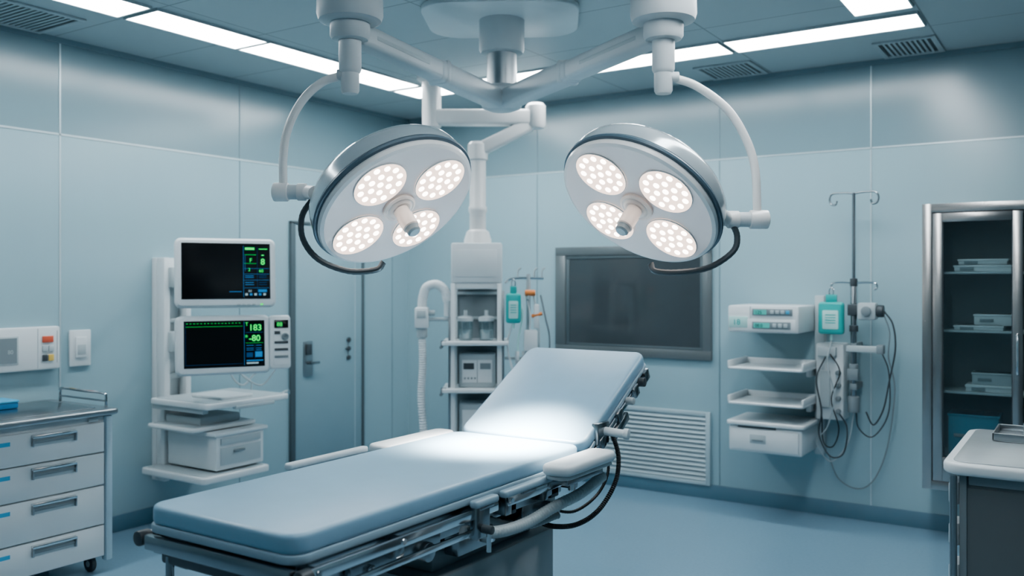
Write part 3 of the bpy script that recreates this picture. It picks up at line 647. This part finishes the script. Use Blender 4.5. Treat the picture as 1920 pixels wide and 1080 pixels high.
for zz_ in (1.42, 1.25): p.box((-0.15, 0.10, zz_), (0.15, 0.119, zz_+0.02), LGREY, 0.002)
p.box((0.165, -0.12, 0.50), (0.18, -0.09, 1.45), STEEL, 0.003).box((-0.19, -0.12, 0.50), (-0.175, -0.09, 1.28), STEEL, 0.003)
p.done('frame', pn)
for z in (1.09, 0.78, 0.41):
    p = MB(MPn); p.slab(0.44, 0.36, z, z+0.028, WHITE, rad=0.02, bev=0.006, c=(-0.01, -0.01)); p.cyl((-0.235, -0.15, z+0.014), (-0.20, -0.15, z+0.014), 0.018, DGREY, bev=0.003).cyl((-0.235, -0.10, z-0.012), (-0.235, -0.17, z-0.012), 0.010, MGREY)
    p.done('shelf', pn)
p = MB(MPn); p.box((-0.12, -0.10, 0.808), (0.12, 0.10, 1.03), LGREY, 0.01).box((-0.10, -0.106, 0.84), (0.10, -0.10, 0.99), WHITE, 0.003).box((0.0, -0.108, 0.84), (0.003, -0.105, 0.99), MGREY, 0)
p.box((-0.09, -0.11, 0.93), (-0.02, -0.105, 0.97), DGREY, 0.001).box((0.02, -0.11, 0.93), (0.09, -0.105, 0.97), MGREY, 0.001)
for k in range(4): p.cyl((-0.08+k*0.022, -0.112, 0.87), (-0.08+k*0.022, -0.105, 0.87), 0.006, MGREY)
p.done('equipment_module', label='grey medical module on pendant shelf', cat='medical device', loc=(1.47, -1.04, 0.808))
p = MB(MPn); p.box((-0.12, -0.10, 0.438), (0.12, 0.10, 0.70), LGREY, 0.01).box((-0.10, -0.106, 0.47), (0.10, -0.10, 0.66), WHITE, 0.003)
p.done('equipment_module', label='light grey medical module on lowest pendant shelf', cat='medical device', loc=(1.47, -1.04, 0.438))
for xx in (-0.08, 0.06):
    c = MPn @ V((xx, -0.05, 1.118)); t = thing('canister', c, 'clear plastic suction canister with pale lid on pendant shelf', 'canister', 'suction canisters')
    q = MB(Matrix.Translation(c)); q.lathe([(0, 0.002), (0.04, 0.0), (0.046, 0.01), (0.05, 0.13), (0.044, 0.13)], JAR, seg=24).lathe([(0, 0.07), (0.043, 0.07), (0.042, 0.012), (0, 0.01)], LGREY, seg=24); q.done('jar', t)
    q = MB(Matrix.Translation(c)); q.lathe([(0.052, 0.128), (0.054, 0.15), (0.04, 0.16), (0.012, 0.165), (0.012, 0.20), (0, 0.20)], WHITE, seg=24); q.done('lid', t)
bh = thing('breathing_hose', tuple(MPn @ V((-0.33, -0.1, 0.55))), 'white corrugated breathing hose with valve hung beside pendant', 'hose')
p = MB(MPn); p.tube([(-0.195, -0.1, 1.38), (-0.215, -0.1, 1.45), (-0.27, -0.1, 1.49), (-0.335, -0.1, 1.47), (-0.36, -0.1, 1.40), (-0.365, -0.1, 1.33)], 0.032, WHITE, n=12, seg=14, rib=0.93)
p.cyl((-0.198, -0.1, 1.28), (-0.198, -0.1, 1.39), 0.022, WHITE); p.done('bent_pipe', bh)
p = MB(MPn); p.box((-0.41, -0.15, 1.20), (-0.32, -0.06, 1.34), WHITE, 0.012).box((-0.395, -0.155, 1.27), (-0.335, -0.149, 1.32), LGREY, 0.003).cyl((-0.365, -0.1, 1.14), (-0.365, -0.1, 1.20), 0.035, LGREY, bev=0.004).cyl((-0.32, -0.1, 1.26), (-0.19, -0.1, 1.26), 0.012, LGREY).cyl((-0.32, -0.1, 1.30), (-0.28, -0.1, 1.30), 0.02, LGREY, bev=0.004); p.done('valve', bh)
p = MB(MPn); p.tube([(-0.365, -0.1, 1.15), (-0.36, -0.1, 0.95), (-0.37, -0.1, 0.75), (-0.355, -0.1, 0.52)], 0.027, WHITE, n=26, seg=14, rib=0.82); p.done('hose', bh)
dr = thing('drip_rail', tuple(MPn @ V((0.3, -0.1, 0.9))), 'thin steel rail with clear tubes beside pendant tower', 'rail')
p = MB(MPn); p.tube([(0.185, -0.08, 1.50), (0.24, -0.1, 1.53), (0.44, -0.1, 1.53)], 0.008, CHROME); p.tube([(0.185, -0.08, 1.0), (0.34, -0.1, 1.0)], 0.01, LGREY); p.cyl((0.34, -0.1, 0.80), (0.34, -0.1, 1.56), 0.014, LGREY)
for x_ in (0.27, 0.38, 0.43): p.tube([(x_, -0.1, 1.53), (x_, -0.1, 1.58), (x_+0.02, -0.1, 1.60)], 0.006, LGREY)
p.box((0.31, -0.14, 1.05), (0.40, -0.08, 1.19), WHITE, 0.01).box((0.32, -0.13, 0.88), (0.38, -0.09, 1.02), LGREY, 0.008)
for k in range(3): p.cyl((0.265+k*0.045, -0.12, 0.99), (0.265+k*0.045, -0.12, 1.05), 0.014, [WHITE, LGREY, TEALL][k], bev=0.003)
p.box((0.25, -0.13, 0.965), (0.40, -0.10, 0.99), LGREY, 0.004)
p.done('rail', dr)
for k in range(5):
    p = MB(MPn); a = 0.22+k*0.05; p.tube([(a, -0.12, 1.42), (a+0.03, -0.13, 1.28), (a-0.02+0.02*k, -0.12, 1.1), (a+0.02, -0.12, 0.90-0.03*k)], 0.0065, [WHITE, TEALL, WHITE, LGREY, MGREY][k])
    p.done('tubing', dr)
p = MB(MPn); p.cyl((0.315, -0.13, 1.435), (0.385, -0.13, 1.435), 0.020, ORANGE, bev=0.006).cyl((0.34, -0.13, 1.39), (0.34, -0.13, 1.43), 0.012, LGREY, bev=0.003).cyl((0.36, -0.13, 1.28), (0.43, -0.13, 1.30), 0.012, ORANGE, bev=0.003).box((0.375, -0.14, 1.20), (0.41, -0.11, 1.36), WHITE, 0.006); p.done('regulator', dr)
def bag(M, w_, h_, label):
    c = M @ V((0, 0, -h_)); t = thing('drip_bag', tuple(c), label, 'drip bag')
    p = MB(M); F_ = frame((0, 0, -h_/2), (1, 0, 0), (0, 0, 1), (0, -1, 0))
    p.slab(w_, h_*0.86, -0.025, 0.025, TEAL, rad=0.02, bev=0.018, M=F_); p.box((-w_*0.22, -0.006, -h_*0.07), (w_*0.22, 0.006, 0.03), TEAL, 0.004)
    p.cyl((0, 0, -h_-0.02), (0, 0, -h_*0.9), 0.008, TEALL); p.done('pouch', t)
    p = MB(M); p.slab(w_*0.62, h_*0.50, 0.0, 0.0275, TEALL, rad=0.008, bev=0.001, M=F_ @ Matrix.Translation((0.0, -0.01, 0)))
    for k in range(4): p.box((-w_*0.2, -0.029, -h_*0.42-k*h_*0.07), (w_*0.2, -0.0272, -h_*0.40-k*h_*0.07), TEAL, 0)
    p.done('sticker', t)
    p = MB(M); p.tube([(-0.01, 0, 0.02), (-0.012, 0, 0.055), (0, 0, 0.075), (0.012, 0, 0.055), (0.01, 0, 0.02)], 0.004, CHROME); p.done('hanger', t)
    return t
bag(MPn @ Matrix.Translation((0.24, -0.15, 1.45)), 0.10, 0.23, 'small teal drip bag hanging beside pendant tower')

# ------------------------------------------------------------------ right: wall shelf unit, pump, pole
ws = thing('wall_shelf_unit', (3.25, 0, 0.42), 'white wall-mounted medical shelf unit with drawer', 'shelf unit')
p = MB(); p.box((3.44, -0.07, 0.40), (3.50, 0, 1.42), LGREY, 0.006).box((3.47, -0.16, 0.64), (3.64, -0.0, 1.12), WHITE, 0.012)
p.box((3.49, -0.20, 1.04), (3.60, -0.16, 1.10), LGREY, 0.006).box((3.50, -0.18, 0.72), (3.56, -0.16, 0.95), LGREY, 0.004)
for z in (0.70, 0.78, 0.86, 0.94): p.cyl((3.61, -0.185, z), (3.61, -0.16, z), 0.016, MGREY, bev=0.003)
p.done('column', ws)
for z in (0.955, 0.735):
    p = MB(); c = Matrix.Translation((3.23, -0.25, 0))
    p.slab(0.48, 0.40, z, z+0.016, WHITE, rad=0.03, bev=0.006, M=c)
    p.box((2.99, -0.44, z+0.012), (3.005, -0.07, z+0.055), WHITE, 0.006).box((3.455, -0.44, z+0.012), (3.47, -0.07, z+0.055), WHITE, 0.006).box((3.0, -0.085, z+0.01), (3.46, -0.07, z+0.05), WHITE, 0.006)
    p.box((3.42, -0.2, z-0.05), (3.45, -0.02, z), WHITE, 0.006)
    p.done('shelf', ws)
p = MB(); p.box((3.0, -0.44, 0.44), (3.46, -0.05, 0.60), WHITE, 0.012); p.slab(0.49, 0.42, 0.605, 0.632, WHITE, rad=0.03, bev=0.008, M=Matrix.Translation((3.23, -0.245, 0)))
p.box((3.04, -0.40, 0.60), (3.42, -0.10, 0.607), DGREY, 0.002); p.box((3.06, -0.446, 0.592), (3.30, -0.438, 0.604), DGREY, 0.001); p.done('drawer_box', ws)
p = MB(); p.box((3.02, -0.449, 0.455), (3.44, -0.438, 0.585), WHITE, 0.004).box((3.14, -0.452, 0.50), (3.24, -0.448, 0.555), LGREY, 0.002).box((3.155, -0.458, 0.515), (3.225, -0.451, 0.525), MGREY, 0.002); p.done('drawer', ws)

ip = thing('infusion_pump', (3.23, -0.25, 1.19), 'white infusion pump with green displays mounted on wall rail', 'infusion pump')
p = MB(); p.box((2.99, -0.43, 1.19), (3.438, -0.02, 1.36), WHITE, 0.014).box((3.02, -0.434, 1.20), (3.42, -0.43, 1.275), WHITE, 0.003).box((3.135, -0.434, 1.28), (3.138, -0.43, 1.355), LGREY, 0); p.done('housing', ip)
p = MB(); p.box((3.15, -0.436, 1.30), (3.40, -0.429, 1.34), MGREY, 0.002).box((3.16, -0.4375, 1.305), (3.24, -0.435, 1.335), LCD, 0).text('125', 0.028, frame((3.17, -0.439, 1.309), (1, 0, 0), (0, 0, 1), (0, -1, 0)), DGREY); p.done('display', ip)
p = MB(); p.box((3.15, -0.438, 1.215), (3.39, -0.432, 1.26), MGREY, 0.002).box((3.16, -0.4395, 1.222), (3.26, -0.437, 1.253), LCD, 0).text('08.0', 0.028, frame((3.17, -0.441, 1.227), (1, 0, 0), (0, 0, 1), (0, -1, 0)), DGREY); p.done('display', ip)
p = MB(); p.box((3.0, -0.4355, 1.22), (3.12, -0.429, 1.29), TEALL, 0.002).text('18', 0.05, frame((3.025, -0.4365, 1.238), (1, 0, 0), (0, 0, 1), (0, -1, 0)), TEAL); p.done('display', ip)
for k in range(4): p = MB(); p.box((3.265+k*0.032, -0.441, 1.31), (3.287+k*0.032, -0.435, 1.332), LGREY if k < 3 else BLUEL, 0.002); p.done('button', ip)
for k in range(3): p = MB(); p.box((3.28+k*0.034, -0.443, 1.225), (3.302+k*0.034, -0.437, 1.25), LGREY, 0.002); p.done('button', ip)

iv = thing('iv_pole', (3.70, -0.16, 0.74), 'slim steel pole with double hook clamped to wall bracket', 'iv pole')
PX, PY = 3.70, -0.16
p = MB(); p.cyl((PX, PY, 0.74), (PX, PY, 1.5), 0.019, STEELD, bev=0.002).cyl((PX, PY, 1.5), (PX, PY, 2.06), 0.010, STEELD).cyl((PX, PY, 1.48), (PX, PY, 1.53), 0.022, DGREY, bev=0.003)
p.cyl((PX, PY, 0.70), (PX, PY, 0.80), 0.034, MGREY, bev=0.006).cyl((PX, PY, 0.955), (PX, PY, 1.0), 0.028, MGREY, bev=0.004).cyl((PX, PY, 1.20), (PX, PY, 1.24), 0.026, DGREY, bev=0.004); p.done('pole', iv)
for s in (-1, 1):
    p = MB(); p.tube([(PX, PY, 2.055), (PX+s*0.06, PY, 2.063), (PX+s*0.125, PY, 2.06), (PX+s*0.145, PY, 2.03), (PX+s*0.135, PY, 1.995), (PX+s*0.11, PY, 1.99), (PX+s*0.10, PY, 2.015)], 0.006, STEELD); p.done('hook', iv)
    p = MB(); p.tube([(PX, PY, 1.50), (PX+s*0.07, PY, 1.505), (PX+s*0.125, PY, 1.50), (PX+s*0.135, PY, 1.475), (PX+s*0.12, PY, 1.46)], 0.007, CHROME); p.done('hook', iv)
p = MB(); p.box((PX-0.02, PY-0.02, 1.09), (PX+0.02, -0.0005, 1.13), MGREY, 0.004).box((PX-0.02, PY-0.02, 0.84), (PX+0.02, -0.0005, 0.88), MGREY, 0.004)
p.box((PX-0.04, PY-0.035, 1.075), (PX+0.17, PY+0.0, 1.115), LGREY, 0.006).box((PX+0.14, PY-0.05, 1.07), (PX+0.18, PY+0.02, 1.125), MGREY, 0.005).box((PX-0.035, PY-0.03, 0.9), (PX+0.03, PY+0.03, 0.97), MGREY, 0.006); p.done('bracket', iv)
p = MB(); p.box((PX+0.03, PY-0.06, 1.275), (PX+0.14, PY+0.03, 1.38), LGREY, 0.014).cyl((PX+0.14, PY-0.02, 1.33), (PX+0.18, PY-0.02, 1.33), 0.038, DGREY, bev=0.008).box((PX-0.03, PY-0.04, 1.30), (PX+0.04, PY+0.03, 1.37), DGREY, 0.006).cyl((PX+0.085, PY-0.075, 1.33), (PX+0.085, PY-0.06, 1.33), 0.03, MGREY, bev=0.003)
p.done('syringe_pump', iv)
bag(Matrix.Translation((3.575, -0.20, 1.40)), 0.155, 0.235, 'green-teal fluid bag with pale sticker hanging from pole hook')
def cable(pts, r, m):
    q = MB(); q.tube(pts, r, m, n=12, seg=8); q.done('cable', iv)
cable([(3.88, -0.18, 1.33), (3.93, -0.18, 1.25), (3.94, -0.16, 1.1), (3.90, -0.13, 0.9), (3.86, -0.1, 0.72), (3.80, -0.08, 0.62), (3.76, -0.1, 0.70)], 0.005, DGREY)
cable([(3.88, -0.17, 1.30), (3.91, -0.17, 1.2), (3.90, -0.15, 1.05), (3.93, -0.12, 0.85), (3.88, -0.06, 0.5), (3.80, -0.04, 0.28), (3.70, -0.03, 0.2), (3.58, -0.03, 0.25), (3.52, -0.04, 0.4)], 0.004, MGREY)
cable([(3.86, -0.15, 1.08), (3.90, -0.14, 0.95), (3.89, -0.10, 0.7), (3.80, -0.1, 0.55), (3.72, -0.12, 0.6), (3.71, -0.14, 0.71)], 0.004, DGREY)
cable([(3.54, -0.20, 1.04), (3.49, -0.22, 0.9), (3.52, -0.22, 0.7), (3.50, -0.20, 0.55), (3.56, -0.18, 0.42), (3.64, -0.17, 0.44), (3.66, -0.16, 0.6), (3.61, -0.18, 0.70)], 0.005, DGREY)
cable([(3.575, -0.20, 1.145), (3.56, -0.24, 1.0), (3.60, -0.23, 0.8), (3.55, -0.2, 0.6), (3.48, -0.18, 0.5), (3.56, -0.16, 0.38), (3.66, -0.15, 0.5), (3.70, -0.15, 0.70)], 0.004, LGREY)
cable([(3.57, -0.21, 1.06), (3.63, -0.22, 0.95), (3.58, -0.22, 0.78), (3.62, -0.2, 0.6), (3.58, -0.18, 0.48), (3.52, -0.17, 0.50), (3.51, -0.17, 0.66)], 0.004, BLACK)

# ------------------------------------------------------------------ steel glass cabinet
gc = thing('glass_cabinet', (4.62, -0.15, 0.31), 'tall brushed steel wall cabinet with glass doors', 'cabinet')
x0, x1, z0, z1, yf = 4.109, 5.14, 0.31, 1.96, -0.30
p = MB(); p.box((x0, yf, z0), (x0+0.05, 0, z1), CABST, 0.0015).box((x1-0.05, yf, z0), (x1, 0, z1), CABST, 0.0015)
p.box((x0+0.05, yf, z1-0.05), (x1-0.05, 0, z1), CABST, 0.0015).box((x0+0.05, yf, z0), (x1-0.05, 0, z0+0.05), CABST, 0.0015).box((x0+0.04, -0.012, z0+0.04), (x1-0.04, -0.002, z1-0.04), CABIN, 0)
p.box((x0+0.0495, yf+0.001, z0+0.05), (x0+0.053, -0.02, z1-0.05), DGREY, 0).box((x1-0.053, yf+0.001, z0+0.05), (x1-0.0495, -0.02, z1-0.05), DGREY, 0).box((x0+0.05, yf+0.03, z1-0.055), (x1-0.05, -0.02, z1-0.049), DGREY, 0)
p.done('body', gc)
for z in (1.555, 1.22, 0.868, 0.50):
    p = MB(); p.box((x0+0.054, -0.26, z), (x1-0.054, -0.013, z+0.012), MGREY if z < 0.6 else LGREY, 0.001); p.done('shelf', gc)
for (a, b, hs) in ((4.167, 4.62, 1), (4.628, 5.085, -1)):
    p = MB(); fz0, fz1 = 0.365, 1.903
    p.box((a, yf-0.012, fz0), (a+0.050, yf+0.012, fz1), CABST, 0.0015).box((b-0.050, yf-0.012, fz0), (b, yf+0.012, fz1), CABST, 0.0015)
    p.box((a+0.050, yf-0.012, fz1-0.05), (b-0.050, yf+0.012, fz1), CABST, 0.0015).box((a+0.050, yf-0.012, fz0), (b-0.050, yf+0.012, 0.505), CABST, 0.0015)
    p.box((a+0.049, yf-0.008, 0.504), (a+0.055, yf+0.010, fz1-0.05), DGREY, 0).box((b-0.055, yf-0.008, 0.504), (b-0.049, yf+0.010, fz1-0.05), DGREY, 0)
    dd = p.done('door', gc)
    MB().box((a+0.0555, yf-0.002, 0.506), (b-0.0555, yf+0.002, fz1-0.051), GLASS, 0).done('glass_pane', dd)
    hx = b-0.025 if hs == 1 else a+0.025
    MB().tube([(hx, yf-0.012, 1.0), (hx, yf-0.045, 1.02), (hx, yf-0.045, 1.2), (hx, yf-0.012, 1.22)], 0.007, CHROME, n=4).done('handle', dd)
def sbox(lo, hi, m, name, label, cat, lid=True):
    q = MB(); q.box(lo, hi, m, 0.006)
    if lid: q.box((lo[0]-0.004, lo[1]-0.004, hi[2]-0.012), (hi[0]+0.004, hi[1]+0.004, hi[2]), m, 0.003)
    q.box((lo[0]+0.03, lo[1]-0.006, (lo[2]+hi[2])/2-0.012), (lo[0]+0.10, lo[1]-0.001, (lo[2]+hi[2])/2+0.006), MGREY, 0.001)
    q.done(name, label=label, cat=cat, loc=((lo[0]+hi[0])/2, (lo[1]+hi[1])/2, lo[2]))
sbox((4.27, -0.24, 1.568), (4.56, -0.06, 1.605), WHITE, 'instrument_case', 'flat white instrument case on top cabinet shelf', 'case')
sbox((4.29, -0.22, 1.6055), (4.54, -0.07, 1.64), WHITE, 'instrument_case', 'flat white instrument case stacked on another case', 'case')
sbox((4.27, -0.24, 1.233), (4.52, -0.06, 1.26), WHITE, 'instrument_case', 'thin white instrument case on middle cabinet shelf', 'case')
sbox((4.37, -0.22, 1.2605), (4.56, -0.08, 1.325), WHITE, 'storage_box', 'small white storage box on thin case', 'box')
sbox((4.33, -0.24, 0.881), (4.58, -0.06, 0.92), WHITE, 'instrument_case', 'white instrument case on lower cabinet shelf', 'case')
sbox((4.36, -0.22, 0.9205), (4.56, -0.08, 0.99), LGREY, 'storage_box', 'pale grey storage box on lower cabinet shelf', 'box')
sbox((4.24, -0.25, 0.513), (4.50, -0.05, 0.75), BOXBL, 'storage_bin', 'dark blue storage bin at cabinet bottom', 'bin')
sbox((4.75, -0.24, 0.881), (5.0, -0.06, 1.0), LGREY, 'storage_box', 'pale grey storage box in second cabinet bay', 'box')

# ------------------------------------------------------------------ right counter cart
rc = thing('instrument_counter', (4.95, -2.2, 0), 'grey medical counter with rounded white-rimmed top', 'counter')
p = MB(); p.box((4.56, -2.58, 0.07), (5.36, -1.84, 0.865), CARTDK, 0.01).box((4.58, -2.585, 0.12), (4.95, -2.579, 0.82), CARTDK, 0.004).box((4.97, -2.585, 0.12), (5.34, -2.579, 0.82), CARTDK, 0.004)
p.box((4.562, -2.590, 0.07), (4.585, -2.578, 0.86), MGREY, 0.003).box((4.59, -2.588, 0.83), (5.34, -2.578, 0.86), MGREY, 0.003)
p.done('body', rc)
p = MB(); p.slab(0.90, 0.84, 0.865, 0.905, WHITE, rad=0.07, bev=0.012, M=Matrix.Translation((4.96, -2.21, 0)), seg=8)
p.slab(0.84, 0.78, 0.905, 0.908, COUNT, rad=0.05, bev=0.001, M=Matrix.Translation((4.96, -2.21, 0)), seg=8); p.done('worktop', rc)
for z in (0.80, 0.66, 0.52, 0.38, 0.24):
    p = MB(); p.box((4.525, -2.56, z-0.05), (4.56, -2.45, z+0.03), WHITE, 0.01); p.done('side_bracket', rc)
p = MB(); p.cyl((4.545, -2.60, 0.16), (4.545, -2.60, 0.86), 0.012, STEEL); p.box((4.54, -2.60, 0.2), (4.57, -2.575, 0.22), STEEL, 0.002).done('side_post', rc)
for (x, y) in ((4.62, -2.5), (4.62, -1.92), (5.3, -2.5), (5.3, -1.92)):
    p = MB(); p.cyl((x, y-0.013, 0.035), (x, y+0.013, 0.035), 0.035, DGREY, bev=0.005).box((x-0.02, y-0.018, 0.04), (x+0.02, y+0.018, 0.07), MGREY, 0.003); p.done('caster', rc)
it = thing('instrument_tray', (4.85, -1.98, 0.9085), 'stainless steel instrument tray on white counter top', 'tray')
p = MB(); c = Matrix.Translation((4.85, -1.98, 0)); p.slab(0.46, 0.26, 0.9085, 0.918, STEEL, rad=0.03, bev=0.003, M=c)
p.box((4.62, -2.11, 0.912), (4.628, -1.85, 0.94), STEEL, 0.003).box((5.072, -2.11, 0.912), (5.08, -1.85, 0.94), STEEL, 0.003).box((4.62, -2.11, 0.912), (5.08, -2.102, 0.94), STEEL, 0.003).box((4.62, -1.858, 0.912), (5.08, -1.85, 0.94), STEEL, 0.003)
p.done('dish', it)
p = MB(); p.box((4.72, -2.06, 0.9185), (4.98, -1.90, 0.985), MGREY, 0.01).box((4.74, -2.04, 0.985), (4.96, -1.92, 0.995), LGREY, 0.004).box((4.76, -2.02, 0.995), (4.90, -1.94, 1.02), DGREY, 0.006)
p.done('instrument_case', label='small grey instrument case on steel tray', cat='case', loc=(4.85, -1.98, 0.9185))

# ------------------------------------------------------------------ world, camera
w = bpy.data.worlds.new('world'); SC.world = w; w.use_nodes = True
w.node_tree.nodes['Background'].inputs[0].default_value = (0.3, 0.45, 0.5, 1); w.node_tree.nodes['Background'].inputs[1].default_value = 0.1
cam = bpy.data.cameras.new('camera'); co = bpy.data.objects.new('camera', cam); COL.objects.link(co)
co.location = (4.94, -5.94, 1.52); co.rotation_euler = (math.radians(90), 0, math.radians(33.1))
cam.sensor_width = 36; cam.lens = 36*1670/1920; cam.shift_y = -15/1920; cam.clip_start = 0.05
cam.dof.use_dof = True; cam.dof.focus_distance = 3.4; cam.dof.aperture_fstop = 1.9
SC.camera = co
SC.view_settings.view_transform = 'AgX'
SC.view_settings.look = 'AgX - Medium High Contrast'
SC.view_settings.exposure = -0.05
SC.view_settings.gamma = 1.08
for o in bpy.data.objects:
    if '_o' in o: del o['_o']
